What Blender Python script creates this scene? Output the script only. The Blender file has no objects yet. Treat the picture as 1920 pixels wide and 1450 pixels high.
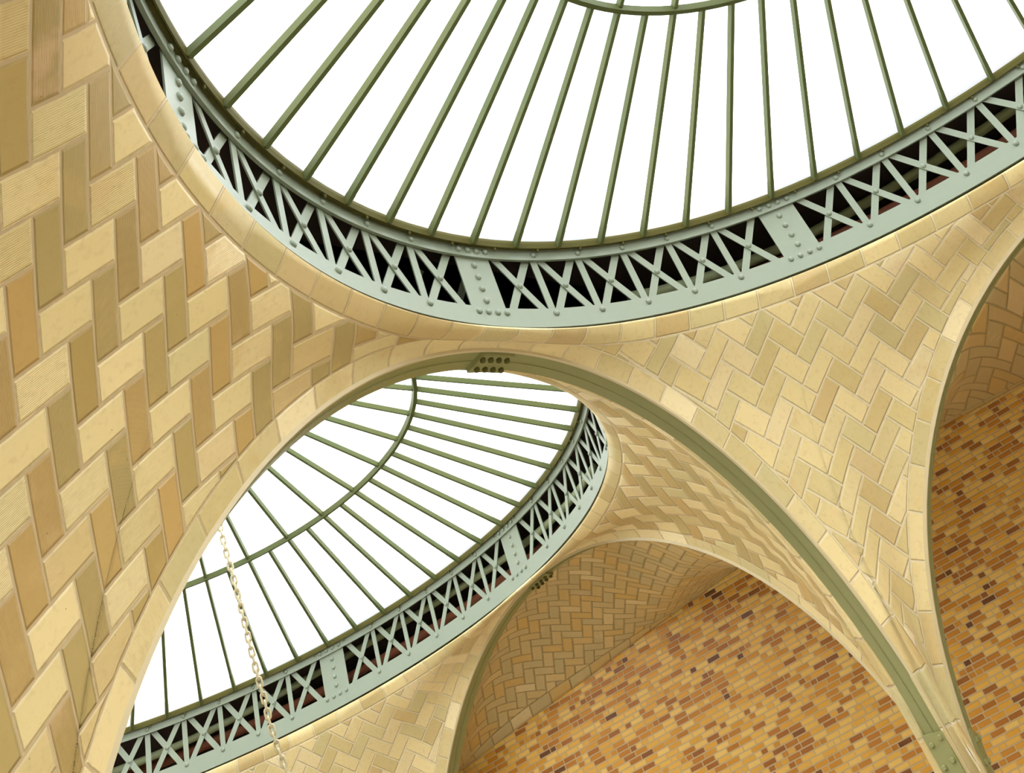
import bpy, bmesh, math, random
import numpy as np
from mathutils import Matrix, Vector
random.seed(7)
SC = bpy.context.scene
COL = SC.collection
PI = math.pi

# ------------------------------------------------------------------ camera
F_PX = 1678.5166747571043
cam_d = bpy.data.cameras.new('camera')
cam_d.sensor_width = 36.0
cam_d.lens = F_PX * 36.0 / 1920.0
cam_d.shift_x = -143.495 / 1920.0
cam_d.shift_y = -528.885 / 1920.0
cam_d.clip_start = 0.05
cam_d.clip_end = 500
cam = bpy.data.objects.new('camera', cam_d)
COL.objects.link(cam)
RM = [[0.6934698704619799, -0.6215756371882083, -0.3643394928020095],
      [0.25135522615861466, 0.6826319683840449, -0.6861735538641617],
      [0.6752185490964421, 0.38426204990070867, 0.6296209875487379]]
mw = Matrix.Identity(4)
for i in range(3):
    mw[i][0] = RM[0][i]
    mw[i][1] = -RM[1][i]
    mw[i][2] = -RM[2][i]
mw[0][3], mw[1][3], mw[2][3] = -4.02592, 0.948369, 0.652177
cam.matrix_world = mw
SC.camera = cam

# ------------------------------------------------------------------ world + exposure
SC.view_settings.view_transform = 'Standard'
SC.view_settings.look = 'None'
SC.view_settings.gamma = 1.0
SC.view_settings.use_curve_mapping = False
SC.view_settings.exposure = 2.22
world = bpy.data.worlds.new('sky')
SC.world = world
world.use_nodes = True
wn = world.node_tree
wn.nodes.clear()
w_out = wn.nodes.new('ShaderNodeOutputWorld')
w_bg = wn.nodes.new('ShaderNodeBackground')
w_tc = wn.nodes.new('ShaderNodeTexCoord')
w_noise = wn.nodes.new('ShaderNodeTexNoise')
w_noise.inputs['Scale'].default_value = 2.2
w_noise.inputs['Detail'].default_value = 3
w_ramp = wn.nodes.new('ShaderNodeValToRGB')
w_ramp.color_ramp.elements[0].position = 0.35
w_ramp.color_ramp.elements[0].color = (0.88, 0.93, 1.0, 1)
w_ramp.color_ramp.elements[1].position = 0.62
w_ramp.color_ramp.elements[1].color = (1.0, 0.985, 0.96, 1)
wn.links.new(w_tc.outputs['Generated'], w_noise.inputs['Vector'])
wn.links.new(w_noise.outputs['Fac'], w_ramp.inputs['Fac'])
wn.links.new(w_ramp.outputs['Color'], w_bg.inputs['Color'])
w_bg.inputs['Strength'].default_value = 1.3
wn.links.new(w_bg.outputs['Background'], w_out.inputs['Surface'])

# ------------------------------------------------------------------ material helpers
class NT:
    """tiny math-node language"""
    def __init__(s, name):
        s.m = bpy.data.materials.new(name)
        s.m.use_nodes = True
        s.t = s.m.node_tree
        s.t.nodes.clear()
        s.out = s.t.nodes.new('ShaderNodeOutputMaterial')
    def n(s, kind, **kw):
        nd = s.t.nodes.new(kind)
        for k, v in kw.items():
            setattr(nd, k, v)
        return nd
    def put(s, inp, v):
        if isinstance(v, (int, float)):
            inp.default_value = v
        elif isinstance(v, tuple):
            inp.default_value = v
        else:
            s.t.links.new(v, inp)
    def f(s, op, a, b=None, c=None):
        nd = s.n('ShaderNodeMath', operation=op)
        s.put(nd.inputs[0], a)
        if b is not None: s.put(nd.inputs[1], b)
        if c is not None: s.put(nd.inputs[2], c)
        return nd.outputs[0]
    def eq(s, a, v):
        return s.f('COMPARE', a, v, 0.5)
    def attr(s, name):
        nd = s.n('ShaderNodeAttribute', attribute_name=name)
        sp = s.n('ShaderNodeSeparateXYZ')
        s.t.links.new(nd.outputs['Vector'], sp.inputs[0])
        return sp.outputs[0], sp.outputs[1], sp.outputs[2]
    def xyz(s, a, b, c=0.0):
        nd = s.n('ShaderNodeCombineXYZ')
        s.put(nd.inputs[0], a); s.put(nd.inputs[1], b); s.put(nd.inputs[2], c)
        return nd.outputs[0]
    def rnd(s, a, b, c=0.0):
        nd = s.n('ShaderNodeTexWhiteNoise', noise_dimensions='3D')
        s.put(nd.inputs['Vector'], s.xyz(a, b, c))
        sp = s.n('ShaderNodeSeparateColor')
        s.t.links.new(nd.outputs['Color'], sp.inputs[0])
        return sp.outputs[0], sp.outputs[1], sp.outputs[2]
    def noise(s, vec, scale, detail=2.0):
        nd = s.n('ShaderNodeTexNoise')
        s.put(nd.inputs['Vector'], vec)
        nd.inputs['Scale'].default_value = scale
        nd.inputs['Detail'].default_value = detail
        return nd.outputs['Fac']
    def ramp(s, fac, stops, interp='LINEAR'):
        nd = s.n('ShaderNodeValToRGB')
        cr = nd.color_ramp
        cr.interpolation = interp
        while len(cr.elements) < len(stops): cr.elements.new(0.5)
        for e, (p, c) in zip(cr.elements, stops):
            e.position = p; e.color = (*c, 1)
        s.put(nd.inputs['Fac'], fac)
        return nd.outputs['Color']
    def mix(s, fac, a, b, blend='MIX'):
        nd = s.n('ShaderNodeMix', data_type='RGBA', blend_type=blend)
        s.put(nd.inputs['Factor'], fac)
        for inp, v in ((nd.inputs['A'], a), (nd.inputs['B'], b)):
            if isinstance(v, tuple): inp.default_value = (*v, 1) if len(v) == 3 else v
            else: s.t.links.new(v, inp)
        return nd.outputs['Result']
    def mixf(s, fac, a, b):
        nd = s.n('ShaderNodeMix', data_type='FLOAT')
        s.put(nd.inputs['Factor'], fac); s.put(nd.inputs['A'], a); s.put(nd.inputs['B'], b)
        return nd.outputs['Result']
    def smooth(s, x, lo, hi):
        nd = s.n('ShaderNodeMapRange', interpolation_type='SMOOTHSTEP')
        s.put(nd.inputs['Value'], x)
        nd.inputs['From Min'].default_value = lo
        nd.inputs['From Max'].default_value = hi
        return nd.outputs['Result']
    def finish(s, color, rough=0.5, height=None, bump=0.3, dist=0.01, spec=0.4, metallic=0.0):
        b = s.n('ShaderNodeBsdfPrincipled')
        if isinstance(color, tuple): b.inputs['Base Color'].default_value = (*color, 1)
        else: s.t.links.new(color, b.inputs['Base Color'])
        s.put(b.inputs['Roughness'], rough)
        b.inputs['Specular IOR Level'].default_value = spec
        b.inputs['Metallic'].default_value = metallic
        if height is not None:
            bp = s.n('ShaderNodeBump')
            bp.inputs['Strength'].default_value = bump
            bp.inputs['Distance'].default_value = dist
            s.t.links.new(height, bp.inputs['Height'])
            s.t.links.new(bp.outputs['Normal'], b.inputs['Normal'])
        s.t.links.new(b.outputs['BSDF'], s.out.inputs['Surface'])
        return s.m

def sr(r, g, b):
    f = lambda c: ((c / 255 + 0.055) / 1.055) ** 2.4 if c > 10 else c / 255 / 12.92
    return (f(r), f(g), f(b))

# ------------------------------------------------------------------ herringbone tile material
def tile_material(name, light, dark, mortar, dark_side=None, ribs=1.0, band=0.033):
    """attributes: hb = (u, v, painted shade weight), rb = (distance to ring, arc length, -), ab = (distance to arch, arc length, -)"""
    s = NT(name)
    u, v, shade_w = s.attr('hb')
    i = s.f('FLOOR', u); j = s.f('FLOOR', v)
    fu = s.f('SUBTRACT', u, i); fv = s.f('SUBTRACT', v, j)
    k = s.f('FLOORED_MODULO', s.f('SUBTRACT', i, j), 4.0)
    k0, k1, k2, k3 = [s.eq(k, float(q)) for q in range(4)]
    big = 10.0
    eL = s.f('MULTIPLY_ADD', k2, big, fu)
    eR = s.f('MULTIPLY_ADD', k1, big, s.f('SUBTRACT', 1.0, fu))
    eB = s.f('MULTIPLY_ADD', k3, big, fv)
    eT = s.f('MULTIPLY_ADD', k0, big, s.f('SUBTRACT', 1.0, fv))
    edge_h = s.f('MINIMUM', s.f('MINIMUM', eL, eR), s.f('MINIMUM', eB, eT))
    idu = s.f('SUBTRACT', i, k2); idv = s.f('SUBTRACT', j, k3)
    isV = s.f('ADD', k0, k3)
    # ring border
    TL = 0.071; TW = 0.033
    dr, lr, _ = s.attr('rb')
    ci = s.f('FLOOR', s.f('DIVIDE', lr, TL)); cf = s.f('SUBTRACT', s.f('DIVIDE', lr, TL), ci)
    e_r = s.f('MINIMUM', s.f('MINIMUM', cf, s.f('SUBTRACT', 1.0, cf)), 1.0)
    e_r = s.f('MULTIPLY', e_r, TL / 0.0285)
    e_r = s.f('MINIMUM', e_r, s.f('DIVIDE', s.f('ABSOLUTE', s.f('SUBTRACT', band, dr)), 0.0285))
    in_r = s.f('LESS_THAN', dr, band)
    da, la, _ = s.attr('ab')
    ca = s.f('FLOOR', s.f('DIVIDE', la, TL)); caf = s.f('SUBTRACT', s.f('DIVIDE', la, TL), ca)
    e_a = s.f('MULTIPLY', s.f('MINIMUM', caf, s.f('SUBTRACT', 1.0, caf)), TL / 0.0285)
    e_a = s.f('MINIMUM', e_a, s.f('DIVIDE', s.f('ABSOLUTE', s.f('SUBTRACT', band, da)), 0.0285))
    in_a = s.f('MULTIPLY', s.f('LESS_THAN', da, band), s.f('SUBTRACT', 1.0, in_r))
    # compose
    out_edge = s.f('MINIMUM', s.f('DIVIDE', s.f('ABSOLUTE', s.f('SUBTRACT', band, dr)), 0.0285),
                   s.f('DIVIDE', s.f('ABSOLUTE', s.f('SUBTRACT', band, da)), 0.0285))
    edge = s.mixf(in_r, s.mixf(in_a, s.f('MINIMUM', edge_h, out_edge), e_a), e_r)
    a = s.mixf(in_r, s.mixf(in_a, idu, ca), ci)
    b = s.mixf(in_r, s.mixf(in_a, idv, 500.0), 900.0)
    r1, r2, r3 = s.rnd(a, b, 3.0)
    border = s.f('MAXIMUM', in_r, in_a)
    dw = s.f('MULTIPLY', s.f('MULTIPLY', isV, shade_w), s.f('SUBTRACT', 1.0, border))
    # colour
    geo = s.n('ShaderNodeNewGeometry')
    pos = geo.outputs['Position']
    lightc = s.ramp(r1, light)
    shade_c = s.ramp(r2, dark)
    col = s.mix(dw, lightc, shade_c)
    col = s.mix(s.f('MULTIPLY', s.f('MULTIPLY', in_r, shade_w), 0.5), col, shade_c)  # ring border takes half of the same painted shade
    n1 = s.noise(pos, 5.0, 3.0); n2 = s.noise(pos, 28.0, 3.0)
    blot = s.smooth(n1, 0.52, 0.72)
    col = s.mix(s.f('MULTIPLY', s.f('MULTIPLY', blot, r3), 0.45), col, s.ramp(r2, [(0.0, sr(226, 186, 112)), (0.7, sr(206, 178, 112)), (1.0, sr(232, 190, 150))]))
    col = s.mix(s.f('MULTIPLY', s.smooth(n2, 0.5, 0.75), 0.18), col, sr(170, 140, 90))
    # pinholes
    n3 = s.n('ShaderNodeTexVoronoi'); s.put(n3.inputs['Vector'], pos); n3.inputs['Scale'].default_value = 7.0
    spot = s.f('LESS_THAN', n3.outputs['Distance'], 0.028)
    col = s.mix(s.f('MULTIPLY', spot, 0.55), col, sr(120, 90, 60))
    mort = s.f('LESS_THAN', edge, s.f('ADD', 0.036, s.f('MULTIPLY', s.f('SUBTRACT', n2, 0.5), 0.05)))
    col = s.mix(mort, col, s.mix(s.f('MULTIPLY', shade_w, 0.85), s.mix(n2, mortar[0], mortar[1]), sr(186, 162, 122)))  # mortar browned by the same weight, shade put into its colour
    # relief: joint, tile face, fine combed ribs
    jh = s.smooth(edge, 0.03, 0.11)
    rib_c = s.mixf(border, s.mixf(isV, v, u), s.f('MULTIPLY', s.mixf(in_r, la, lr), 35.0))
    rib = s.f('SINE', s.f('MULTIPLY', rib_c, 2 * PI * 22.0))
    ribw = s.f('MULTIPLY', s.smooth(r3, 0.25, 0.55), 0.08 * ribs)
    h = s.f('ADD', s.f('MULTIPLY', jh, 1.0), s.f('MULTIPLY', s.f('MULTIPLY', rib, ribw), s.f('SUBTRACT', 1.0, mort)))
    h = s.f('ADD', h, s.f('MULTIPLY', n2, 0.12))
    # each tile sits a little differently
    rough = s.mixf(r3, 0.32, 0.55)
    return s.finish(col, rough, h, bump=0.75, dist=0.012, spec=0.4)

CREAM = [(0.0, sr(208, 194, 140)), (0.22, sr(224, 204, 148)), (0.5, sr(233, 212, 157)), (0.68, sr(216, 196, 138)), (0.82, sr(206, 180, 124)), (0.93, sr(228, 208, 158)), (1.0, sr(245, 227, 180))]
CREAM_L = [(0.0, sr(226, 196, 140)), (0.5, sr(232, 203, 150)), (1.0, sr(222, 188, 128))]
SHADE_TAN = [(0.0, sr(176, 156, 100)), (0.4, sr(184, 160, 100)), (0.75, sr(194, 160, 98)), (1.0, sr(174, 150, 90))]  # shading of one tile direction put into the colour
mat_tile = tile_material('glazed_cream_tile', CREAM, SHADE_TAN, (sr(230, 218, 190), sr(208, 192, 158)), band=0.033)
SHADE_CREAM = [(0.0, sr(186, 168, 120)), (0.5, sr(196, 174, 122)), (0.85, sr(200, 166, 100)), (1.0, sr(212, 192, 142))]  # cream tile colours darkened to carry the aisle shade
mat_tile_dim = tile_material('glazed_cream_tile_shaded', SHADE_CREAM, SHADE_TAN, (sr(150, 132, 90), sr(138, 120, 80)), band=0.033, ribs=0.0)

# ------------------------------------------------------------------ brick material
def brick_material():
    s = NT('glazed_orange_brick')
    u, v, _ = s.attr('hb')      # u in courses heights along, v courses
    row = s.f('FLOOR', v); fv = s.f('SUBTRACT', v, row)
    ro = s.rnd(row, 17.0)[0]
    x = s.f('ADD', s.f('DIVIDE', u, 2.9), s.f('MULTIPLY', ro, 7.0))
    i = s.f('FLOOR', x); fx = s.f('SUBTRACT', x, i)
    hd = s.f('LESS_THAN', s.rnd(i, row, 5.0)[0], 0.2)
    half = s.f('MULTIPLY', hd, s.f('GREATER_THAN', fx, 0.5))
    ex = s.f('MINIMUM', fx, s.f('SUBTRACT', 1.0, fx))
    ex = s.f('MINIMUM', ex, s.mixf(hd, 1.0, s.f('ABSOLUTE', s.f('SUBTRACT', fx, 0.5))))
    edge = s.f('MINIMUM', s.f('MULTIPLY', ex, 2.9), s.f('MINIMUM', fv, s.f('SUBTRACT', 1.0, fv)))
    r1, r2, r3 = s.rnd(s.f('ADD', i, s.f('MULTIPLY', half, 0.37)), row, 9.0)
    geo = s.n('ShaderNodeNewGeometry')
    n1 = s.noise(geo.outputs['Position'], 0.7, 2.0); n2 = s.noise(geo.outputs['Position'], 30.0, 2.0)
    fac = s.f('ADD', r1, s.f('MULTIPLY', s.f('SUBTRACT', n1, 0.5), 0.35))
    col = s.ramp(fac, [(0.0, sr(236, 198, 108)), (0.3, sr(230, 180, 78)), (0.5, sr(222, 162, 54)), (0.62, sr(206, 142, 40)), (0.80, sr(184, 114, 28)), (0.95, sr(152, 86, 20)), (1.0, sr(92, 44, 16))])
    col = s.mix(s.f('MULTIPLY', n2, 0.2), col, sr(200, 150, 80))
    mort = s.f('LESS_THAN', edge, 0.11)
    col = s.mix(mort, col, sr(196, 170, 124))
    h = s.smooth(edge, 0.07, 0.2)
    return s.finish(col, s.mixf(r2, 0.3, 0.5), h, bump=0.5, dist=0.01, spec=0.4)
mat_brick = brick_material()

def paint_material(name, c, rough=0.42, spec=0.45):
    s = NT(name)
    tc = s.n('ShaderNodeTexCoord')
    n1 = s.noise(tc.outputs['Object'], 3.0, 4.0)
    col = s.mix(s.f('MULTIPLY', n1, 0.25), c, tuple(x * 0.82 for x in c))
    n2 = s.noise(tc.outputs['Object'], 60.0, 2.0)
    return s.finish(col, rough, n2, bump=0.06, dist=0.004, spec=spec)
mat_paint = paint_material('sage_green_paint', sr(130, 139, 119))
mat_olive = paint_material('olive_green_paint', sr(142, 140, 90))
mat_bar = paint_material('backlit_bar_paint', sr(84, 92, 50), 0.6, 0.25)  # backlit darkness of the glazing bars put into the paint colour
mat_curb = paint_material('shaded_curb_paint', sr(84, 80, 38), 0.75, 0.15)  # underside shade of curb and bolts put into the paint colour
mat_lip = paint_material('cream_edge_paint', sr(206, 190, 150), 0.5)
mat_attic = paint_material('dark_attic_boards', sr(58, 42, 36), 0.9)
mat_rust = paint_material('rusty_steel', sr(140, 80, 50), 0.7)
mat_pipe = paint_material('pale_green_pipe', sr(176, 186, 140), 0.5)
mat_chain = paint_material('cream_painted_chain', sr(196, 184, 146), 0.45)
mat_floor = paint_material('pale_stone_floor', sr(212, 206, 192), 0.6)

def glass_material():
    s = NT('frosted_wired_glass')
    tc = s.n('ShaderNodeTexCoord')
    n1 = s.noise(tc.outputs['Object'], 0.8, 2.0)
    vor = s.n('ShaderNodeTexVoronoi', feature='DISTANCE_TO_EDGE')
    s.t.links.new(tc.outputs['Object'], vor.inputs['Vector'])
    vor.inputs['Scale'].default_value = 34.0
    wire = s.f('LESS_THAN', vor.outputs['Distance'], 0.04)
    tr = s.n('ShaderNodeBsdfTransparent')
    tl = s.n('ShaderNodeBsdfTranslucent')
    c = s.mix(s.smooth(n1, 0.42, 0.62), (0.90, 0.95, 1.0), (1.0, 0.99, 0.97))
    c = s.mix(s.f('MULTIPLY', wire, 0.10), c, (0.6, 0.65, 0.7))
    s.t.links.new(c, tr.inputs['Color']); s.t.links.new(c, tl.inputs['Color'])
    mx = s.n('ShaderNodeMixShader'); mx.inputs[0].default_value = 0.35
    s.t.links.new(tr.outputs[0], mx.inputs[1]); s.t.links.new(tl.outputs[0], mx.inputs[2])
    s.t.links.new(mx.outputs[0], s.out.inputs['Surface'])
    return s.m
mat_glass = glass_material()

# ------------------------------------------------------------------ object helpers
def link(name, me, mat=None, parent=None, smooth=True):
    o = bpy.data.objects.new(name, me)
    COL.objects.link(o)
    if mat is not None:
        me.materials.clear(); me.materials.append(mat)
    if parent is not None: o.parent = parent
    if smooth:
        for p in me.polygons: p.use_smooth = True
    return o
def mesh(name, verts, faces):
    me = bpy.data.meshes.new(name)
    me.from_pydata([tuple(map(float, v)) for v in verts], [], faces)
    me.update()
    return me
def tag(o, label=None, cat=None, group=None, kind=None):
    if label: o['label'] = label
    if cat: o['category'] = cat
    if group: o['group'] = group
    if kind: o['kind'] = kind
    return o
def empty(name, loc=(0, 0, 0)):
    o = bpy.data.objects.new(name, None)
    COL.objects.link(o); o.location = loc
    return o
def box8(c):
    return c, [(0, 3, 2, 1), (4, 5, 6, 7), (0, 1, 5, 4), (1, 2, 6, 5), (2, 3, 7, 6), (3, 0, 4, 7)]
def sweep(profile_pts, closed=False):
    """profile_pts: array (n stations, m profile points, 3) -> verts, faces; profile loops closed"""
    P = np.array(profile_pts); n, m, _ = P.shape
    V = P.reshape(-1, 3).tolist(); Fc = []
    for a in range(n - 1 + (1 if closed else 0)):
        b = (a + 1) % n
        for q in range(m):
            r = (q + 1) % m
            Fc.append((a * m + q, a * m + r, b * m + r, b * m + q))
    if not closed:
        Fc.append(tuple(range(m))[::-1]); Fc.append(tuple((n - 1) * m + q for q in range(m)))
    return V, Fc
def fixn(me):
    bm = bmesh.new(); bm.from_mesh(me); bmesh.ops.recalc_face_normals(bm, faces=bm.faces); bm.to_mesh(me); bm.free()
    return me
def autosmooth(o, ang=0.6):
    for p in o.data.polygons: p.use_smooth = False
    return o

# ------------------------------------------------------------------ building geometry (plan units, scaled by S to metres)
U = 4.2
S = np.array([1.0, 1.1959385993560623, 1.1697200057892672]) * U
rO, zO = 0.95, 0.7563632567653693
rG, zG = 0.9534893760635611, 0.922960623935934
rr_, zr_, zi_ = 0.6068858437903516, 1.1074103224055434, 1.4036318759095319
PH1, PH2, DTH = 2.2098879423255178, 1.1788367255757985, -0.09817477042468103
C1 = np.array([0.0, 0.0, 0.0]); C2 = np.array([0.0336162, 1.99443325, 0.0])
Z = np.array([0, 0, 1.0])
def A_(c, n, t, r): return dict(c=np.array(c), n=np.array(n), t=np.array(t), r=r)
A = A_([0.06096336, 0.99814, 0.0828347], [0.06096336, 0.99814, 0], [-0.99814, 0.06096336, 0], 0.6728307)
W_ = 0.0365
DROP = 0.035      # the back edge of the dividing arch hangs a little lower (metres)
AF = A_([0.06096336, 0.99814 + W_, 0.0828347 - DROP / 4.913], A['n'], A['t'], A['r'])
B = A_([1.02356544, 0.26877116, -0.0337515], [0.96721118, 0.25397348, 0], [-0.25397348, 0.96721118, 0], 0.7490758)
Cc = A_([1.0504551, 1.89598748, -0.0337515], [0.99534607, -0.09636493, 0], [0.09636493, 0.99534607, 0], 0.8102579)
def mirx(a, x0): return A_([2 * x0 - a['c'][0], a['c'][1], a['c'][2]], [-a['n'][0], a['n'][1], 0], [a['t'][0], -a['t'][1], 0], a['r'])
def miry(a, y0): return A_([a['c'][0], 2 * y0 - a['c'][1], a['c'][2]], [a['n'][0], -a['n'][1], 0], [-a['t'][0], a['t'][1], 0], a['r'])
D = mirx(B, 0.0)                 # west arch, bay one
E1 = miry(A, 0.0)                # south arch, bay one
D2 = mirx(Cc, C2[0])             # west arch, bay two
E2 = miry(AF, C2[1])             # north arch, bay two
def apts(a, n=181, lo=0.0, hi=PI):
    t = np.linspace(lo, hi, n)[:, None]
    return a['c'] + a['r'] * np.cos(t) * a['t'] + a['r'] * np.sin(t) * Z
def ringp(c, r=rO, z=zO, n=361):
    t = np.linspace(0, 2 * PI, n)
    return np.stack([c[0] + r * np.cos(t), c[1] + r * np.sin(t), 0 * t + z], 1)
class Bay:
    def __init__(s, c, arches):
        s.c, s.arches = c, arches
        s.cv = []
        for P in [apts(a, 1801) for a in arches]:
            v = P - c; r = np.linalg.norm(v, axis=1); s.cv.append((v / r[:, None], r))
    def rho(s, Dn):
        el = np.arcsin(np.clip(Dn[:, 2], -1, 1)) - math.atan2(zO, rO)
        w = 1 / (1 - np.cos(el) + 2e-6); num = w * math.hypot(zO, rO); den = w
        for dd, r in s.cv:
            c = Dn @ dd.T; i = c.argmax(1)
            w = 1 / (np.maximum(1 - c[np.arange(len(Dn)), i], 0) + 2e-6)
            num = num + w * r[i]; den = den + w
        return num / den
    def foot(s):
        """lower boundary point for each azimuth"""
        feet = []
        for a in s.arches:
            for sg in (1, -1):
                q = a['c'] + sg * a['r'] * a['t'] - s.c
                feet.append((math.atan2(q[1], q[0]) % (2 * PI), q))
        feet.sort(key=lambda f: f[0])
        return feet
    def boundary(s, phi):
        d = np.array([math.cos(phi), math.sin(phi)])
        for a in s.arches:
            dn = d @ a['n'][:2]
            dist = (a['c'] - s.c)[:2] @ a['n'][:2]
            if dist < 0: dn, dist = -dn, -dist
            if dn <= 0.05: continue
            k = dist / dn
            p = d * k
            off = (p - (a['c'] - s.c)[:2]) @ a['t'][:2]
            if abs(off) < a['r']:
                return np.array([p[0], p[1], a['c'][2] + math.sqrt(a['r'] ** 2 - off ** 2)]), True
        ft = s.foot(); n = len(ft)
        for q in range(n):
            p0, p1 = ft[q], ft[(q + 1) % n]
            span = (p1[0] - p0[0]) % (2 * PI); t = ((phi - p0[0]) % (2 * PI)) / span if span > 1e-9 else 2
            if span < 1.6 and t <= 1:
                P = p0[1] * (1 - t) + p1[1] * t
                P = P.copy(); P[2] = -0.05
                return P, False
        return None, False
def lam(X, ax):
    ax = np.array(ax, float); d = X / np.linalg.norm(X, axis=1)[:, None]; ax = ax / np.linalg.norm(ax)
    e1 = np.cross([0, 0, 1.0], ax); e1 /= np.linalg.norm(e1); e2 = np.cross(ax, e1)
    k = np.sqrt(2 / (1 + d @ ax)); return np.stack([k * (d @ e1), k * (d @ e2)], 1)
K_NW = [[1.7223, 1.4683], [23.6927, -26.1493], [-42.9628, -11.4259], [1.3319, -2.1943], [-40.158, 26.2044], [-8.4637, 10.3344]]
K_NE = [[3.132, -0.3138], [-21.5406, 27.6808], [-24.8539, -24.0852], [-10.897, -5.8823], [-2.7093, 4.9169], [12.7156, -1.5017]]
K2_NE = [[-3.1728, 6.7763], [-26.8779, 26.2582], [-24.2932, -26.0266], [0, 0], [0, 0], [0, 0]]
K2_SE = [[3.3899, -1.0134], [-18.5699, 19.3709], [-37.3085, -21.5447], [0, 0], [0, 0], [0, 0]]
def lattice(X, K):
    a, b = X.T; M = np.stack([0 * a + 1, a, b, a * a, a * b, b * b], 1); return M @ np.array(K)

def build_vault(bay, quads, name, label):
    """quads: for each quadrant (sx, sy) -> (K, mirror, painted shade weight)"""
    fts = [f[0] for f in bay.foot()]
    phis = sorted(set(list(np.round(np.arange(0, 2 * PI, math.radians(0.75)), 6)) + [round(f + e, 6) for f in fts for e in (-2e-4, 2e-4)]))
    NV = 44
    verts = []; ok = []
    for ph in phis:
        bp, isarch = bay.boundary(ph % (2 * PI))
        rp = np.array([rO * math.cos(ph), rO * math.sin(ph), zO])
        th0 = math.atan2(zO, rO); th1 = math.atan2(bp[2], math.hypot(bp[0], bp[1]))
        t = np.linspace(0, 1, NV); th = th0 + (th1 - th0) * t
        az1 = math.atan2(bp[1], bp[0])
        az = ph
        Dn = np.stack([np.cos(th) * math.cos(az), np.cos(th) * math.sin(az), np.sin(th)], 1)
        r = bay.rho(Dn)
        rb = np.linalg.norm(bp)
        # pull the end exactly on to the boundary
        err = rb - r[-1]
        r = r + err * t ** 4
        r[0] = np.linalg.norm(rp)
        verts.append(Dn * r[:, None])
    V = np.array(verts)                       # (nphi, NV, 3) in bay units
    n = len(phis)
    flat = V.reshape(-1, 3)
    Wd = (flat + bay.c) * S
    faces = []
    for a in range(n):
        b = (a + 1) % n
        for q in range(NV - 1):
            faces.append((a * NV + q, a * NV + q + 1, b * NV + q + 1, b * NV + q))
    me = mesh(name, Wd, faces)
    # attributes are evaluated per quadrant; quadrant seams sit under the border bands
    hb = np.zeros((len(flat), 3))
    for (sx, sy), (K, ax, mx, my, shade_w) in quads.items():
        m = (flat[:, 0] * sx >= 0) & (flat[:, 1] * sy >= 0)
        X = flat[m].copy()
        if mx: X[:, 0] *= -1
        if my: X[:, 1] *= -1
        L = lattice(lam(X, ax), K)
        hb[m, :2] = L; hb[m, 2] = shade_w
    ang = np.arctan2(flat[:, 1], flat[:, 0])
    # distances to ring and arches
    def near(P, pts):
        d = np.full(len(pts), 9.0); s_ = np.zeros(len(pts))
        for k0 in range(0, len(pts), 4000):
            dd = np.linalg.norm(pts[k0:k0 + 4000, None] - P[None], axis=2)
            i = dd.argmin(1); d[k0:k0 + 4000] = dd[np.arange(len(i)), i]; s_[k0:k0 + 4000] = i
        return d, s_
    rb = np.zeros((len(flat), 3))
    rb[:, 0] = np.hypot(np.hypot(flat[:, 0], flat[:, 1]) - rO, flat[:, 2] - zO)
    rb[:, 1] = (ang % (2 * PI)) * rO
    ab = np.zeros((len(flat), 3)); ab[:, 0] = 9
    for a in bay.arches:
        NP = 721
        P = apts(a, NP) - bay.c
        # extend the border straight down below the springing
        d, i = near(P, flat)
        # analytic arc length for smoothness
        rel = flat - (a['c'] - bay.c)
        th = np.arctan2(rel[:, 2], rel @ a['t'])
        arc = th * a['r']
        rad = np.hypot(rel[:, 2], rel @ a['t']) - a['r']; pl = rel @ a['n']
        da = np.where(rel[:, 2] > 0, np.hypot(rad, pl), np.hypot(np.abs(rel @ a['t']) - a['r'], pl))
        arc = np.where(rel[:, 2] > 0, arc, np.where(rel @ a['t'] > 0, rel[:, 2], a['r'] * PI - rel[:, 2]))
        arc = np.minimum(arc, a['r'] * PI - arc) + a['c'][2]
        m = da < ab[:, 0]
        ab[m, 0] = da[m]; ab[m, 1] = arc[m]
    for nm, arr in (('hb', hb), ('rb', rb), ('ab', ab)):
        at = me.attributes.new(nm, 'FLOAT_VECTOR', 'POINT'); at.data.foreach_set('vector', arr.ravel())
    o = link(name, me, mat_tile)
    sol = o.modifiers.new('thickness', 'SOLIDIFY'); sol.thickness = 0.03; sol.offset = 1.0
    fixn_dir(me, bay)
    tag(o, label, 'ceiling', kind='structure')
    return o
def fixn_dir(me, bay):
    # normals point outwards (away from the bay centre) so that the shell thickens upwards
    c = Vector((bay.c * S).tolist())
    p = me.polygons[len(me.polygons) // 3]
    if p.normal.dot(p.center - c) < 0:
        me.flip_normals()

bay1 = Bay(C1, [A, B, D, E1]); bay2 = Bay(C2, [AF, Cc, D2, E2])
AXE = [0.8, 0.8, 0.75]; AXW = [-0.8, 0.8, 0.75]; AXS = [0.8, -0.8, 0.75]
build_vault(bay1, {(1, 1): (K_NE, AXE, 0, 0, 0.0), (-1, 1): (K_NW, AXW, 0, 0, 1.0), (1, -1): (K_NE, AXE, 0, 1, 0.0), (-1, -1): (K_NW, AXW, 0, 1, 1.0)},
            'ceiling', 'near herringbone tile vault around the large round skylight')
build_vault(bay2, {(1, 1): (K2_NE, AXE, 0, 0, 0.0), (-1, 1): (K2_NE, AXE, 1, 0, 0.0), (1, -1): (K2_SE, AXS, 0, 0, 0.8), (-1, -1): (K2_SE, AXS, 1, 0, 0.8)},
            'ceiling', 'farther herringbone tile vault seen under the steel arch')

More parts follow.
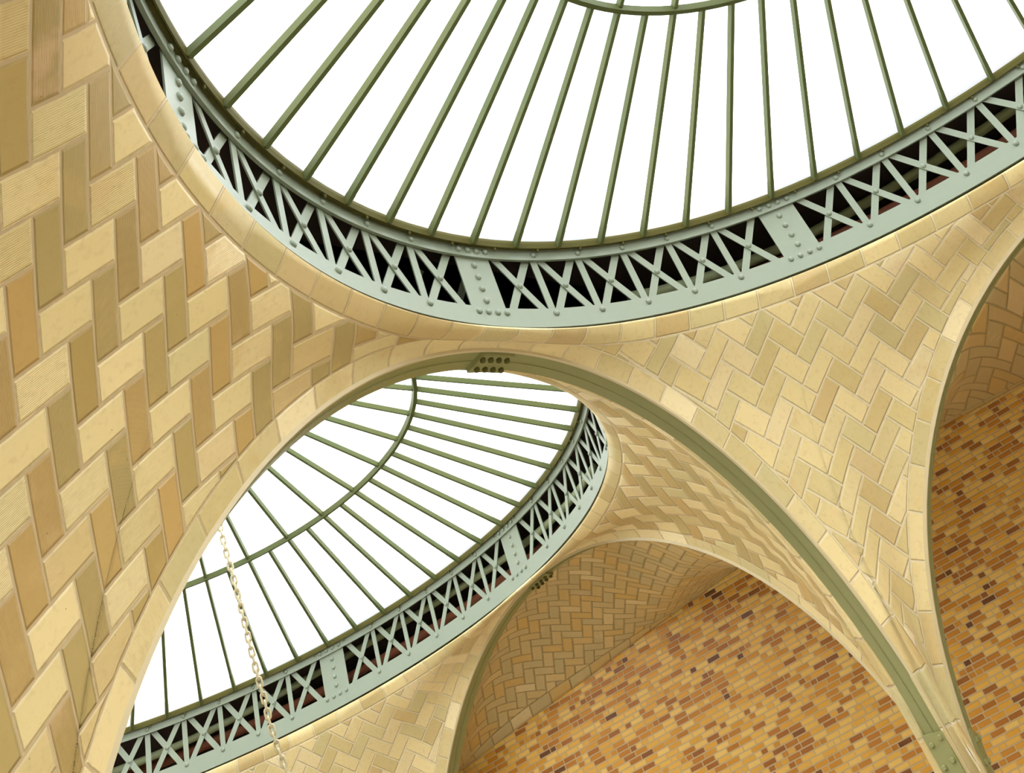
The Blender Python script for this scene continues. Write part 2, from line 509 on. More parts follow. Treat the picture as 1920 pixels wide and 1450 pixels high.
# ------------------------------------------------------------------ steel arches
def arch_at(a, th, dr=0.0, off=0.0):
    """world point on arch at angle th, dr metres outward radially, off metres along the plane normal"""
    p = (a['c'] + a['r'] * math.cos(th) * a['t'] + a['r'] * math.sin(th) * Z) * S
    tan = (-math.sin(th) * a['t'] + math.cos(th) * Z) * S; tan /= np.linalg.norm(tan)
    n = np.cross(a['t'] * S / np.linalg.norm(a['t'] * S), Z); 
    if n @ a['n'] < 0: n = -n
    rad = np.cross(tan, n); ctr = a['c'] * S
    if rad @ (p - ctr) < 0: rad = -rad
    rad /= np.linalg.norm(rad)
    q = p + rad * dr + n * off
    if a is A: q[2] -= DROP * off / WM
    return q, tan, rad, n
WM = W_ * S[1]
STILT = 3.0
def arch_sweep(a, r0, r1, o0, o1, n=120):
    st = []
    ths = np.linspace(0, PI, n)
    def loop(th, dz=0.0):
        L = []
        for dr, of in ((r0, o0), (r0, o1), (r1, o1), (r1, o0)):
            p = arch_at(a, th, dr, of)[0].copy(); p[2] -= dz; L.append(p)
        return L
    st.append(loop(0.0, STILT))
    for th in ths: st.append(loop(th))
    st.append(loop(PI, STILT))
    return st
def steel_arch(a, width, label, splices, foot_plates):
    root = empty('steel_arch', tuple(((a['c'] * S) - np.array([0, 0, STILT])).tolist()))
    inv = Matrix.Translation(-root.location)
    tag(root, label, 'arch', group='riveted steel arches under the vaults')
    def part(name, V, Fc, mat, parent=root):
        me = fixn(mesh(name, V, Fc)); me.transform(inv) if parent is root else me.transform(inv)
        return autosmooth(link(name, me, mat, parent)) if name != 'soffit_plate' else link(name, me, mat, parent)
    V, Fc = sweep(arch_sweep(a, 0.0, 0.03, 0.0, width)); sp = part('soffit_plate', V, Fc, mat_olive); autosmooth(sp)
    for p in sp.data.polygons: p.use_smooth = False
    V, Fc = sweep(arch_sweep(a, -0.012, 0.02, -0.012, 0.006)); part('edge_angle', V, Fc, mat_lip)
    V, Fc = sweep(arch_sweep(a, -0.008, 0.0, width * 0.52, width * 0.56)); part('plate_seam', V, Fc, mat_olive)
    for th, half_len, nb in splices:
        L = half_len / (a['r'] * U)
        st = []
        for q in np.linspace(-1, 1, 9):
            row = []
            for dr, of in ((-0.035, 0.012), (-0.035, width - 0.008), (0.0, width - 0.008), (0.0, 0.012)):
                sk = (0.5 - of / width) * 0.35 * L
                row.append(arch_at(a, th + q * L + sk, dr, of)[0])
            st.append(row)
        V, Fc = sweep(st)
        me = fixn(mesh('splice_plate', V, Fc)); me.transform(inv)
        pl = autosmooth(link('splice_plate', me, mat_olive, root))
        for k in range(nb):
            for of in (width * 0.25, width * 0.75):
                tt = th + (-0.75 + 1.5 * k / (nb - 1)) * L
                p, tan, rad, n = arch_at(a, tt, -0.03, of)
                b = bolt_head(0.022, 0.03) if nb == 4 else bolt_head(0.02, 0.022)
                bo = link('bolt', b, None, pl, smooth=False)
                R = Matrix((Vector(tan), Vector(np.cross(-rad, tan)), Vector(-rad))).transposed().to_4x4()
                bo.matrix_local = Matrix.Translation(Vector(p) - root.location) @ R
    return root
_bolt = {}
def bolt_head(r, h):
    key = (r, h)
    if key in _bolt: return _bolt[key]
    V = [(r * math.cos(k * PI / 3), r * math.sin(k * PI / 3), 0) for k in range(6)] + [(r * math.cos(k * PI / 3), r * math.sin(k * PI / 3), h * 0.75) for k in range(6)] + [(0.7 * r * math.cos(k * PI / 3), 0.7 * r * math.sin(k * PI / 3), h) for k in range(6)]
    Fc = [tuple(range(6))[::-1], tuple(range(12, 18))]
    for l in (0, 6):
        for k in range(6):
            Fc.append((l + k, l + (k + 1) % 6, l + 6 + (k + 1) % 6, l + 6 + k))
    me = mesh('bolt', V, Fc); me.materials.append(mat_curb if h > 0.025 else mat_olive); _bolt[key] = me
    return me
WM = W_ * S[1]
steel_arch(A, WM, 'olive green steel arch dividing the two tiled vaults, bolted splice at its crown', [(1.577, 0.145, 4), (3.104, 0.16, 3)], [])
steel_arch(B, WM, 'steel edge arch of the near vault, against the brick wall at the right edge', [(0.16, 0.16, 3)], [])
steel_arch(Cc, WM, 'steel edge arch of the farther vault, framing the brick wall in the lower middle', [(1.557, 0.16, 4)], [])

# ------------------------------------------------------------------ lattice ring girders
def rivet_mesh(r=0.027, h=0.021):
    V = []; Fc = []
    for k, (rr, zz) in enumerate(((1, 0), (0.9, 0.45), (0.62, 0.82))):
        for q in range(10):
            V.append((rr * r * math.cos(q * PI / 5), rr * r * math.sin(q * PI / 5), zz * h))
    V.append((0, 0, h))
    for k in range(2):
        for q in range(10): Fc.append((k * 10 + q, k * 10 + (q + 1) % 10, (k + 1) * 10 + (q + 1) % 10, (k + 1) * 10 + q))
    for q in range(10): Fc.append((20 + q, 20 + (q + 1) % 10, 30))
    me = mesh('rivet', V, Fc)
    for p in me.polygons: p.use_smooth = True
    me.materials.append(mat_paint)
    return me
RIV = rivet_mesh()
ZB, ZT = zO * S[2], zG * S[2]
HH = ZT - ZB
def girder(c, ph, fs, label, s_lo, s_hi):
    """ph: angle of a splice plate, fs: sign of sector direction"""
    root = empty('lattice_ring_girder', (c[0] * S[0], c[1] * S[1], ZB))
    tag(root, label, 'ring girder', group='lattice ring girders round the skylights')
    inv = Matrix.Translation(-root.location)
    rm = rO + 0.018
    def at(t, z, off=0.0):
        """point on the drum at parametric angle t, height z (0..1), off metres inward"""
        p = np.array([c[0] + rm * math.cos(t), c[1] + rm * math.sin(t), 0]) * S
        n = np.array([math.cos(t) / S[0], math.sin(t) / S[1], 0]); n /= np.linalg.norm(n)
        p = p - n * off; p[2] = ZB + z * HH
        return p, n
    def band(name, z0, z1, o0, o1, mat, n=256):
        st = []
        for t in np.linspace(0, 2 * PI, n, endpoint=False):
            st.append([at(t, z0, o0)[0], at(t, z0, o1)[0], at(t, z1, o1)[0], at(t, z1, o0)[0]])
        V, Fc = sweep(st, closed=True)
        me = fixn(mesh(name, V, Fc)); me.transform(inv)
        return autosmooth(link(name, me, mat, root))
    band('bottom_chord', 0.042, 0.29, -0.012, 0.012, mat_paint)
    band('bottom_flange', 0.042, 0.054, 0.0, 0.07, mat_paint)
    band('bottom_angle', 0.054, 0.19, 0.012, 0.022, mat_paint)
    band('top_chord', 0.85, 0.975, -0.012, 0.012, mat_paint)
    def bar(name, t0, z0, t1, z1, wd, off, mb=None, th=0.010, seg=5):
        """flat bar following the drum"""
        a0, a1 = at(t0, z0)[0], at(t1, z1)[0]
        L = np.linalg.norm(a1 - a0)
        Rl = np.linalg.norm(at((t0 + t1) / 2, 0)[0][:2] - (c * S)[:2])
        st = []
        for q in np.linspace(0, 1, seg):
            t = t0 + (t1 - t0) * q; z = z0 + (z1 - z0) * q
            p, n = at(t, z)
            d = a1 - a0; d = d - n * (d @ n); d /= np.linalg.norm(d)
            w = np.cross(n, d)
            st.append([p - n * off + w * wd / 2, p - n * off - w * wd / 2, p - n * (off + th) - w * wd / 2, p - n * (off + th) + w * wd / 2])
        V, Fc = sweep(st)
        if mb is not None:
            b0 = len(mb[0]); mb[0].extend(V); mb[1].extend([tuple(x + b0 for x in f) for f in Fc]); return
        me = fixn(mesh(name, V, Fc)); me.transform(inv)
        return autosmooth(link(name, me, mat_paint, root))
    far = ([], [])
    riv = []; farriv = []
    sec = 7 * abs(DTH); pw = 0.11 * sec; mw_ = (sec - pw) / 6
    nsec = 9
    angs = [ph + fs * k * sec for k in range(s_lo, s_hi + 1)]
    # close the circle with sectors of nearly the same size
    rest0 = ph + fs * s_hi * sec; remaining = 2 * PI - (s_hi - s_lo) * sec
    nrest = max(1, round(remaining / sec)); rs = remaining / nrest
    sectors = [(ph + fs * k * sec, sec, True) for k in range(s_lo, s_hi)] + [(rest0 + fs * k * rs, rs, False) for k in range(nrest)]
    for t0, sc, vis in sectors:
        p_w = 0.11 * sc; m_w = (sc - p_w) / 6
        g = lambda x: t0 + fs * x
        mb = None if vis else far
        # splice plate
        st = []
        rr0 = riv if vis else farriv
        bar('gusset_plate', g(0), 0.2, g(0), 0.8, 0.0, 0) if False else None
        for q in (0,):
            P = []
            V = []; nq = 4
            for k in range(nq):
                x = -p_w / 2 + p_w * k / (nq - 1)
                V.append([at(g(x), 0.22, -0.024)[0], at(g(x), 0.22, -0.014)[0], at(g(x), 0.90, -0.014)[0], at(g(x), 0.90, -0.024)[0]])
            VV, FF = sweep(V)
            if vis:
                me = fixn(mesh('gusset_plate', VV, FF)); me.transform(inv); autosmooth(link('gusset_plate', me, mat_paint, root))
            else:
                b0 = len(far[0]); far[0].extend(VV); far[1].extend([tuple(x + b0 for x in f) for f in FF])
        for k in range(4): rr0.append((g(0), 0.38 + 0.13 * k, -0.014, 1.0))
        for k in range(4):
            rr0.append((g((k - 1.5) * 0.30 * p_w * 0.9), 0.235, 0.024 if False else 0.014, 0.9))
            rr0.append((g((k - 1.5) * 0.30 * p_w * 0.9), 0.915, 0.014, 0.9))
        for k in range(6):
            a = p_w / 2 + k * m_w; b = a + m_w
            zl, zh = 0.255, 0.88
            e = m_w * 0.10
            bar('lattice_bar', g(a + e), zh + 0.03, g(b - e * 0.8), zl - 0.03, 0.062, -0.028, mb)
            bar('lattice_bar', g(b - e), zh + 0.03, g(a + e * 0.8), zl - 0.03, 0.062, -0.040, mb)
            rr0.append((g((a + b) / 2), 0.567, -0.018, 0.9))
            if k < 5:
                bar('lattice_post', g(b), zl - 0.05, g(b), zh + 0.03, 0.060, -0.024, mb)
                rr0.append((g(b), 0.235, 0.012, 1.0)); rr0.append((g(b), 0.905, 0.012, 0.9))
    if far[0]:
        me = fixn(mesh('lattice_remainder', far[0], far[1])); me.transform(inv)
        autosmooth(link('lattice_remainder', me, mat_paint, root))['kind'] = 'stuff'
    # rivets: the hundred best visible as parts, the others as one part
    RV = riv[:]
    def key(r):
        p = at(r[0], r[1])[0]; return np.linalg.norm(p - np.array([-4.026, 0.948, 0.652]))
    RV.sort(key=key)
    restV = []; restF = []
    def place(r):
        p, n = at(r[0], r[1], r[2])
        d = -n; t = np.cross(Z, d); t /= np.linalg.norm(t)
        M = Matrix((Vector(t), Vector(np.cross(d, t)), Vector(d))).transposed().to_4x4()
        return Matrix.Translation(Vector(p) - root.location) @ M @ Matrix.Scale(r[3], 4)
    for r in RV[:100]:
        o = bpy.data.objects.new('rivet', RIV); COL.objects.link(o); o.parent = root; o.matrix_local = place(r)
    for r in RV[100:] + farriv:
        M = place(r); b0 = len(restV)
        restV.extend([tuple(M @ v.co) for v in RIV.vertices]); restF.extend([tuple(x + b0 for x in p.vertices) for p in RIV.polygons])
    if restV:
        o = link('rivet', mesh('rivets', restV, restF), mat_paint, root); o['kind'] = 'stuff'
    return root
girder(C1, PH1, -1, 'pale green lattice ring girder round the large near skylight', 0, 4)
# bay two: splice plates follow glazing bars 0, 7, 14 counted from the upper right
girder(C2, PH2 + 20 * DTH, 1, 'pale green lattice ring girder round the farther oval skylight', -1, 3)

# ------------------------------------------------------------------ skylights
SCREW = bolt_head(0.011, 0.026).copy(); SCREW.name = 'screw'
def skylight(c, ph, label):
    root = empty('skylight', (c[0] * S[0], c[1] * S[1], ZT))
    tag(root, label, 'skylight', group='round glazed skylights')
    inv = Matrix.Translation(-root.location)
    def cone(t, q, lift=0.0):
        """q 0 at rim, 1 at inner ring, 2 at apex"""
        if q <= 1: r = rG + (rr_ - rG) * q; z = zG + (zr_ - zG) * q
        else: r = rr_ * (2 - q); z = zr_ + (zi_ - zr_) * (q - 1)
        p = np.array([c[0] + r * math.cos(t), c[1] + r * math.sin(t), z]) * S
        p[2] += lift
        return p
    # curb flange: the dark angle that carries the glazing bars
    st = []
    for t in np.linspace(0, 2 * PI, 256, endpoint=False):
        n = np.array([math.cos(t) / S[0], math.sin(t) / S[1], 0]); n /= np.linalg.norm(n)
        p = np.array([c[0] + rG * math.cos(t), c[1] + rG * math.sin(t), 0]) * S
        def q(o, z): w = p - n * o; w[2] = ZB + z * HH; return w
        st.append([q(-0.10, 0.968), q(-0.030, 0.965), q(-0.022, 0.945), q(-0.012, 0.945), q(-0.004, 0.995), q(-0.004, 1.03), q(-0.10, 1.03)])
    V, Fc = sweep(st, closed=True)
    me = fixn(mesh('curb', V, Fc)); me.transform(inv); autosmooth(link('curb', me, mat_curb, root))
    lo = 0 if abs(c[1]) < 0.1 else -2
    for k in range(lo, lo + 24):
        t = ph - (k + 0.5) * 2 * PI / 64 if lo == 0 else ph + (k + 0.5) * 2 * PI / 64
        n = np.array([math.cos(t) / S[0], math.sin(t) / S[1], 0]); n /= np.linalg.norm(n)
        w = np.array([c[0] + rG * math.cos(t), c[1] + rG * math.sin(t), 0]) * S + n * 0.026; w[2] = ZB + 0.945 * HH
        bo = bpy.data.objects.new('screw', SCREW); COL.objects.link(bo); bo.parent = root
        bo.matrix_local = Matrix.Translation(Vector(w) - root.location) @ Matrix.Rotation(PI, 4, 'X')
    def rib(name, pts, wd, dp, mat=mat_bar, closed=False):
        pts = [np.array(p) for p in pts]; st = []
        m = len(pts)
        for k, p in enumerate(pts):
            d = (pts[(k + 1) % m] - pts[k - 1]) if (closed or 0 < k < m - 1) else (pts[1] - pts[0] if k == 0 else pts[-1] - pts[-2])
            d = d / np.linalg.norm(d); w = np.cross(d, Z); w /= np.linalg.norm(w)
            u = np.cross(w, d)
            if u[2] < 0: u = -u
            st.append([p + w * wd / 2 + u * 0.01, p + w * wd / 2 * 0.7 - u * dp, p - w * wd / 2 * 0.7 - u * dp, p - w * wd / 2 + u * 0.01])
        V, Fc = sweep(st, closed=closed)
        me = fixn(mesh(name, V, Fc)); me.transform(inv)
        return autosmooth(link(name, me, mat, root))
    N = 64
    for k in range(N):
        t = ph + k * 2 * PI / N
        rib('glazing_bar', [cone(t, -0.012), cone(t, 0.5), cone(t, 0.995)], 0.046, 0.04)
    return root, rib, cone, inv
def finish_skylight(tup, ph, par):
    root, rib, cone, inv = tup
    N = 64
    for k in range(par, N, 2):
        t = ph + k * 2 * PI / N
        rib('glazing_bar', [cone(t, 1.005), cone(t, 1.5), cone(t, 1.93)], 0.046, 0.04)
    rib('purlin_ring', [cone(t, 1.0) for t in np.linspace(0, 2 * PI, 128, endpoint=False)], 0.06, 0.05, closed=True)
    rib('hub_ring', [cone(t, 1.93) for t in np.linspace(0, 2 * PI, 32, endpoint=False)], 0.06, 0.06, closed=True)
    # glass
    V = []; Fc = []
    T = np.linspace(0, 2 * PI, 128, endpoint=False)
    Q = [0.0, 0.25, 0.5, 0.75, 1.0, 1.35, 1.7]
    for q in Q:
        for t in T: V.append(cone(t, q, 0.014))
    for a in range(len(Q) - 1):
        for b in range(128): Fc.append((a * 128 + b, a * 128 + (b + 1) % 128, (a + 1) * 128 + (b + 1) % 128, (a + 1) * 128 + b))
    V.append(cone(0, 2.0, 0.014))
    for b in range(128): Fc.append(((len(Q) - 1) * 128 + b, (len(Q) - 1) * 128 + (b + 1) % 128, len(V) - 1))
    me = mesh('glass', V, Fc); me.transform(inv); link('glass', me, mat_glass, root)
finish_skylight(skylight(C1, PH1, 'large round skylight of white wired glass over the near vault'), PH1, 1)
finish_skylight(skylight(C2, PH2 + 20 * DTH, 'farther round skylight with visible inner ring, under the dividing arch'), PH2 + 20 * DTH, 1)

# ------------------------------------------------------------------ attic behind the lattices and roof around the skylights
RX0, RX1, RY0, RY1 = -9.5, 16.5, -9.0, 19.0
def attic(c, sgn, label):
    V = []; Fc = []
    ztop = ZT + 0.02; zbot = ZB - 0.25
    ymid = (0.99814 + W_ / 2 + 0.004) * S[1]
    ctr = c[:2] * S[:2]
    y0, y1 = (RY0, ymid) if sgn > 0 else (ymid, RY1)
    angs = list(np.linspace(0, 2 * PI, 256, endpoint=False))
    for X in (RX0, RX1):
        for Y in (y0, y1):
            angs.append(math.atan2((Y - ctr[1]) / S[1], (X - ctr[0]) / S[0]) % (2 * PI))
    angs = sorted(angs); n = len(angs)
    for t in angs:
        d = np.array([math.cos(t) * S[0], math.sin(t) * S[1]])
        pin = ctr + (rG + 0.012) * d
        ks = [((RX1 if d[0] > 0 else RX0) - ctr[0]) / d[0] if abs(d[0]) > 1e-9 else 1e9, ((y1 if d[1] > 0 else y0) - ctr[1]) / d[1] if abs(d[1]) > 1e-9 else 1e9]
        kk = min(ks)
        pf = ctr + kk * d
        kw = min(1.30, kk); po = ctr + kw * d
        zb = ZB + 0.03 if kw < 1.29 else zbot
        V += [(pin[0], pin[1], ztop), (po[0], po[1], ztop), (po[0], po[1], zb), (pf[0], pf[1], ztop), (pf[0], pf[1], ztop + 0.15), (pin[0], pin[1], ztop + 0.15)]
    for a in range(n):
        A6, B6 = a * 6, ((a + 1) % n) * 6
        Fc += [(A6, A6 + 1, B6 + 1, B6), (A6 + 1, A6 + 2, B6 + 2, B6 + 1), (A6 + 1, A6 + 3, B6 + 3, B6 + 1), (A6 + 5, A6 + 4, B6 + 4, B6 + 5), (A6, A6 + 5, B6 + 5, B6)]
    o = autosmooth(link('ceiling', mesh('attic', V, Fc), mat_attic))
    tag(o, label, 'roof', kind='structure')
attic(C1, 1, 'dark roof boarding behind the near lattice girder')
attic(C2, -1, 'dark roof boarding behind the farther lattice girder')
def plain_wall(name, x0, y0, x1, y1, label, openings=None):
    V = []; Fc = []
    def bx(xa, ya, xb, yb, za, zb):
        b0 = len(V); v, f = box8([(x, y, z) for z in (za, zb) for x, y in ((xa, ya), (xb, ya), (xb, yb), (xa, yb))])
        V.extend(v); Fc.extend([tuple(q + b0 for q in g) for g in f])
    zt = ZT + 0.02
    if openings is None: bx(x0, y0, x1, y1, -5.6, zt)
    else:
        # row of invented openings between piers, letting in fill light
        za, zb, pitch, pierw = openings
        bx(x0, y0, x1, y1, -5.6, za); bx(x0, y0, x1, y1, zb, zt)
        alongx = (x1 - x0) > (y1 - y0); a, b = (x0, x1) if alongx else (y0, y1)
        n = int((b - a) / pitch); 
        for k in range(n + 1):
            m = a + k * (b - a) / n
            lo, hi = max(a, m - pierw / 2), min(b, m + pierw / 2)
            if alongx: bx(lo, y0, hi, y1, za, zb)
            else: bx(x0, lo, x1, hi, za, zb)
    o = autosmooth(link(name, fixn(mesh(name, V, Fc)), mat_floor)); tag(o, label, 'wall', kind='structure')
plain_wall('wall_left', RX0 - 0.3, RY0, RX0, RY1, 'pale side wall of the hall behind the viewer, with unseen openings added for fill light', (-5.0, -3.4, 3.5, 0.5))
plain_wall('wall_front', RX0, RY0 - 0.3, RX1, RY0, 'pale end wall of the hall behind the near vault, with unseen openings added for fill light', (-5.0, -3.4, 3.5, 0.5))
plain_wall('wall_back', RX0, RY1, RX1, RY1 + 0.3, 'pale end wall of the hall beyond the farther vault')

def tube_mesh(pts, r, seg=10, closed=False):
    pts = [np.array(p, float) for p in pts]; st = []; m = len(pts)
    for k, p in enumerate(pts):
        d = (pts[(k + 1) % m] - pts[k - 1]) if (closed or 0 < k < m - 1) else (pts[1] - pts[0] if k == 0 else pts[-1] - pts[-2])
        d = d / np.linalg.norm(d); w = np.cross(d, Z) if abs(d[2]) < 0.95 else np.cross(d, [1, 0, 0]); w /= np.linalg.norm(w); u = np.cross(w, d)
        st.append([p + r * (math.cos(q * 2 * PI / seg) * w + math.sin(q * 2 * PI / seg) * u) for q in range(seg)])
    return sweep(st, closed=closed)
def hoop(c, r, z, a0, a1, rad, mat, name, label, cat):
    pts = [np.array([c[0] + r(t) * math.cos(t), c[1] + r(t) * math.sin(t), 0]) * S + np.array([0, 0, ZB + HH * z(t)]) for t in np.linspace(a0, a1, 40)]
    V, Fc = tube_mesh(pts, rad)
    o = link(name, fixn(mesh(name, V, Fc)), mat)
    tag(o, label, cat)
hoop(C1, lambda t: 1.06 + 0.05 * math.sin(3 * t), lambda t: 0.74 + 0.16 * math.sin(3.5 * t + 0.2), 0.05, 1.15, 0.05, mat_pipe, 'pipe', 'blurred pale green pipe behind the near lattice girder', 'pipe')
hoop(C2, lambda t: 1.04 + 0.03 * math.sin(3 * t), lambda t: 0.72 + 0.15 * math.sin(3.5 * t), -0.5, 1.4, 0.045, mat_pipe, 'pipe', 'pale green pipe behind the farther lattice girder', 'pipe')
hoop(C1, lambda t: 1.10, lambda t: 0.62, 0.0, 1.25, 0.05, mat_rust, 'pipe', 'thin rust brown pipe behind the near lattice girder', 'pipe')
hoop(C2, lambda t: 1.08, lambda t: 0.55, -0.9, 1.2, 0.06, mat_rust, 'pipe', 'thin rust brown pipe behind the farther lattice girder', 'pipe')

# ------------------------------------------------------------------ brick wall and aisle vaults
AL = math.radians(20); nW = np.array([math.cos(AL), math.sin(AL), 0]); tW = np.array([-math.sin(AL), math.cos(AL), 0]); dW = 9.6
def wallpt(s, z): return dW * nW + s * tW + Z * z
FLOOR_Z = -5.6
V = []; Fc = []
ss = np.linspace(-10, 18, 57); zz = np.linspace(FLOOR_Z, 4.75, 20)
for s_ in ss:
    for z_ in zz: V.append(wallpt(s_, z_))
nz = len(zz)
for a in range(len(ss) - 1):
    for b in range(nz - 1): Fc.append((a * nz + b, (a + 1) * nz + b, (a + 1) * nz + b + 1, a * nz + b + 1))
me = mesh('wall_right', V, Fc)
BH = 0.062
at_ = me.attributes.new('hb', 'FLOAT_VECTOR', 'POINT')
at_.data.foreach_set('vector', np.array([[s_ / BH, z_ / BH, 0] for s_ in ss for z_ in zz]).ravel())
o = link('wall_right', me, mat_brick)
sol = o.modifiers.new('thickness', 'SOLIDIFY'); sol.thickness = 0.3
p0 = me.polygons[0]
sol.offset = -1.0 if p0.normal.dot(Vector(nW)) < 0 else 1.0
tag(o, 'glazed orange and brown brick side wall beyond the arches', 'wall', kind='structure')

KT = np.array([[50.912, -32.347], [-6.0436, 4.5433], [-3.3729, -5.714]])
def tunnel(a, far_off, sk, zk, s0, s1, K, label):
    NU, NVv = 120, 40
    base = [arch_at(a, PI * u, 0.0, WM)[0] for u in np.linspace(0, 1, NU)]
    V = []; hb = []; ab = []
    for k, u in enumerate(np.linspace(0, 1, NU)):
        c = base[k]; s_ = s0 + (s1 - s0) * u
        z_ = float(np.interp(-s_, [-x for x in sk], zk)); w = wallpt(s_, z_)
        col = []
        for v in np.linspace(0, 1, NVv):
            q = c * (1 - v) + w * v
            f = math.sin(v * PI / 2) if w[2] > c[2] else 1 - math.cos(v * PI / 2)
            q[2] = c[2] + (w[2] - c[2]) * f
            col.append(q)
        for q in col:
            V.append(q)
            dist = np.linalg.norm(q - w)
            L = np.array([1, q @ tW, dist]) @ K
            hb.append([L[0], L[1], 0]); ab.append([dist * 0.033 / 0.21, s_ * 0.071 / 0.34, 0])
    Fc = []
    for x in range(NU - 1):
        for y in range(NVv - 1): Fc.append((x * NVv + y, x * NVv + y + 1, (x + 1) * NVv + y + 1, (x + 1) * NVv + y))
    me = mesh('aisle', V, Fc)
    for nm, arr in (('hb', hb), ('ab', ab), ('rb', [[9, 0, 0]] * len(V))):
        at = me.attributes.new(nm, 'FLOAT_VECTOR', 'POINT'); at.data.foreach_set('vector', np.array(arr, float).ravel())
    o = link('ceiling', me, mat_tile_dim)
    p = me.polygons[(NU // 2) * (NVv - 1) + NVv // 2]
    if p.normal.z < 0: me.flip_normals()
    sol = o.modifiers.new('thickness', 'SOLIDIFY'); sol.thickness = 0.03; sol.offset = 1.0
    tag(o, label, 'ceiling', kind='structure')
    return o
tunnel(Cc, 0, [14, 12.5, 10.56, 9.18, 8.18, 7.01, 5.63, 4.3], [2.2, 2.5, 2.76, 2.9, 2.98, 3.11, 3.23, 3.3], 12.5, 4.3, KT, 'cream tile side vault, shade put into its colour, between the farther vault and the brick wall')
tunnel(B, 0, [4.3, 3.3, 2.31, 1.2, 0, -3, -6], [3.3, 3.42, 3.46, 3.42, 3.38, 3.2, 2.8], 4.3, -5.0, np.array([[8.8356, -5.6485], [-3.4, 7.0653], [-0.4894, -1.5259]]), 'cream tile side vault, shade put into its colour, between the near vault and the brick wall')

def light_block_wall(name, p0, p1, label):
    # unseen wall added across the aisle end to keep daylight out
    p0 = np.array(p0, float); p1 = np.array(p1, float); d = (p1 - p0) / np.linalg.norm(p1 - p0); nn = np.array([-d[1], d[0]]) * 0.15
    V = []
    for z in (FLOOR_Z, 4.6):
        for p in (p0 - nn, p1 - nn, p1 + nn, p0 + nn): V.append((p[0], p[1], z))
    me = fixn(mesh(name, *box8(V)))
    o = autosmooth(link(name, me, mat_brick))
    at = me.attributes.new('hb', 'FLOAT_VECTOR', 'POINT'); at.data.foreach_set('vector', np.array([[(x * d[0] + y * d[1]) / BH, z / BH, 0] for x, y, z in V]).ravel())
    tag(o, label, 'wall', kind='structure')
wN = wallpt(14.5, 0); wS = wallpt(-6.5, 0)
light_block_wall('wall_light_block_far', (5.0, 15.1), (wN[0], wN[1]), 'unseen brick wall added to keep light out of the far aisle end')
light_block_wall('wall_light_block_near', (5.5, -3.9), (wS[0], wS[1]), 'unseen brick wall added to keep light out of the near aisle end')

# ------------------------------------------------------------------ piers below the vault feet
def pier(poly, ztop, label):
    V = [(x, y, FLOOR_Z) for x, y in poly] + [(x, y, ztop) for x, y in poly]
    n = len(poly)
    Fc = [tuple(range(n))[::-1], tuple(range(n, 2 * n))] + [(k, (k + 1) % n, n + (k + 1) % n, n + k) for k in range(n)]
    me = fixn(mesh('pier', V, Fc))
    ra = []
    per = 0
    o = autosmooth(link('pier', me, mat_tile))
    hb = [[(x + y) / 0.12, z / 0.12, 0] for x, y, z in V]
    for nm, arr in (('hb', hb), ('ab', [[9, 0, 0]] * len(V)), ('rb', [[9, 0, 0]] * len(V))):
        at = me.attributes.new(nm, 'FLOAT_VECTOR', 'POINT'); at.data.foreach_set('vector', np.array(arr, float).ravel())
    tag(o, label, 'pier', kind='structure')
def foot_w(a, sg, off=0.0):
    th = 0.0 if sg > 0 else PI
    return arch_at(a, th, 0.0, off)[0]
fa = foot_w(A, -1); fb = foot_w(B, 1); fb2 = foot_w(B, 1, WM); fc = foot_w(Cc, -1); fc2 = foot_w(Cc, -1, WM); fa2 = foot_w(A, -1, WM)
pier([(fa[0], fa[1]), (fb[0], fb[1]), (fb2[0], fb2[1]), (fc2[0], fc2[1]), (fc[0], fc[1]), (fa2[0], fa2[1])], zO * 0 - 0.23, 'tiled pier where the steel arches come down together')

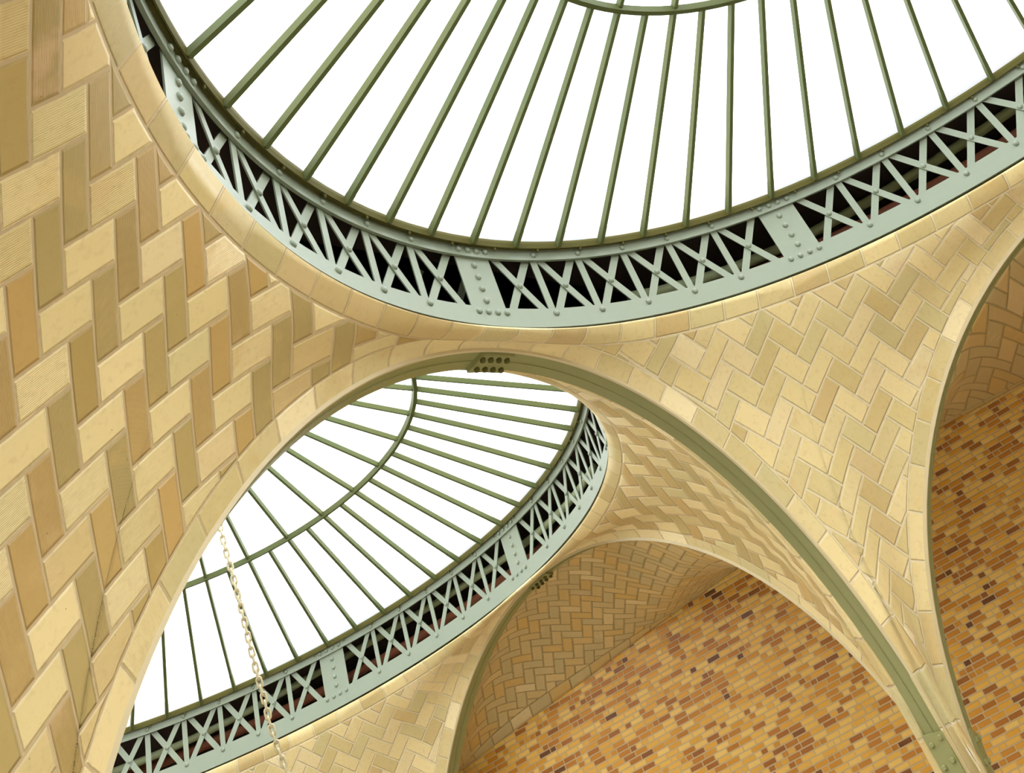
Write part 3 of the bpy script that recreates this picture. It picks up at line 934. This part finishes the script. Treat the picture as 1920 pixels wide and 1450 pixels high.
# ------------------------------------------------------------------ chain
def chain():
    P = np.array([(-0.40, 8, 4.95), (-0.36, 8, 4.5), (-0.295, 8, 3.94), (-0.27, 8, 3.764), (-0.237, 8, 3.592), (-0.202, 8, 3.343), (-0.172, 8, 3.104), (-0.139, 8, 2.873), (-0.106, 8, 2.685), (-0.083, 8, 2.505), (-0.042, 8, 2.327), (0.004, 8, 2.15), (0.06, 8, 1.95), (0.13, 8, 1.75)])
    seg = np.r_[0, np.cumsum(np.linalg.norm(np.diff(P, axis=0), axis=1))]
    pitch = 0.055
    root = empty('chain', tuple(P[0]))
    tag(root, 'cream painted link chain hanging in front of the farther skylight', 'chain')
    Ll, wd, r = 0.075, 0.042, 0.0078
    pts = []
    s = Ll - wd
    for k in range(12):
        a = PI * k / 11; pts.append((wd / 2 * math.cos(a) * 0.8, 0, s / 2 + wd / 2 * math.sin(a)))
    for k in range(12):
        a = PI + PI * k / 11; pts.append((wd / 2 * math.cos(a) * 0.8, 0, -s / 2 + wd / 2 * math.sin(a)))
    st = []
    m = len(pts); pts = [np.array(p) for p in pts]
    for k in range(m):
        d = pts[(k + 1) % m] - pts[k - 1]; d /= np.linalg.norm(d); u = np.array([0, 1.0, 0]); w = np.cross(d, u)
        st.append([pts[k] + r * (math.cos(q * PI / 4) * w + math.sin(q * PI / 4) * u) for q in range(8)])
    V, Fc = sweep(st, closed=True)
    me = fixn(mesh('link', V, Fc)); me.materials.append(mat_chain)
    for p in me.polygons: p.use_smooth = True
    n = int(seg[-1] / pitch)
    for k in range(n):
        x = k * pitch + pitch / 2
        p = np.array([np.interp(x, seg, P[:, i]) for i in range(3)]); p2 = np.array([np.interp(x + 0.03, seg, P[:, i]) for i in range(3)])
        d = Vector(p2 - p).normalized()
        q = d.to_track_quat('Z', 'Y').to_matrix().to_4x4()
        o = bpy.data.objects.new('link', me); COL.objects.link(o); o.parent = root
        o.matrix_local = Matrix.Translation(Vector(p) - root.location) @ q @ Matrix.Rotation(PI / 2 * (k % 2) + 0.6 + 0.15 * math.sin(k), 4, 'Z')
chain()

# ------------------------------------------------------------------ floor
V = [(-30, -30, FLOOR_Z), (30, -30, FLOOR_Z), (30, 40, FLOOR_Z), (-30, 40, FLOOR_Z)]
o = link('floor', mesh('floor', V, [(0, 1, 2, 3)]), mat_floor)
tag(o, 'pale stone floor far below the vaults', 'floor', kind='structure')
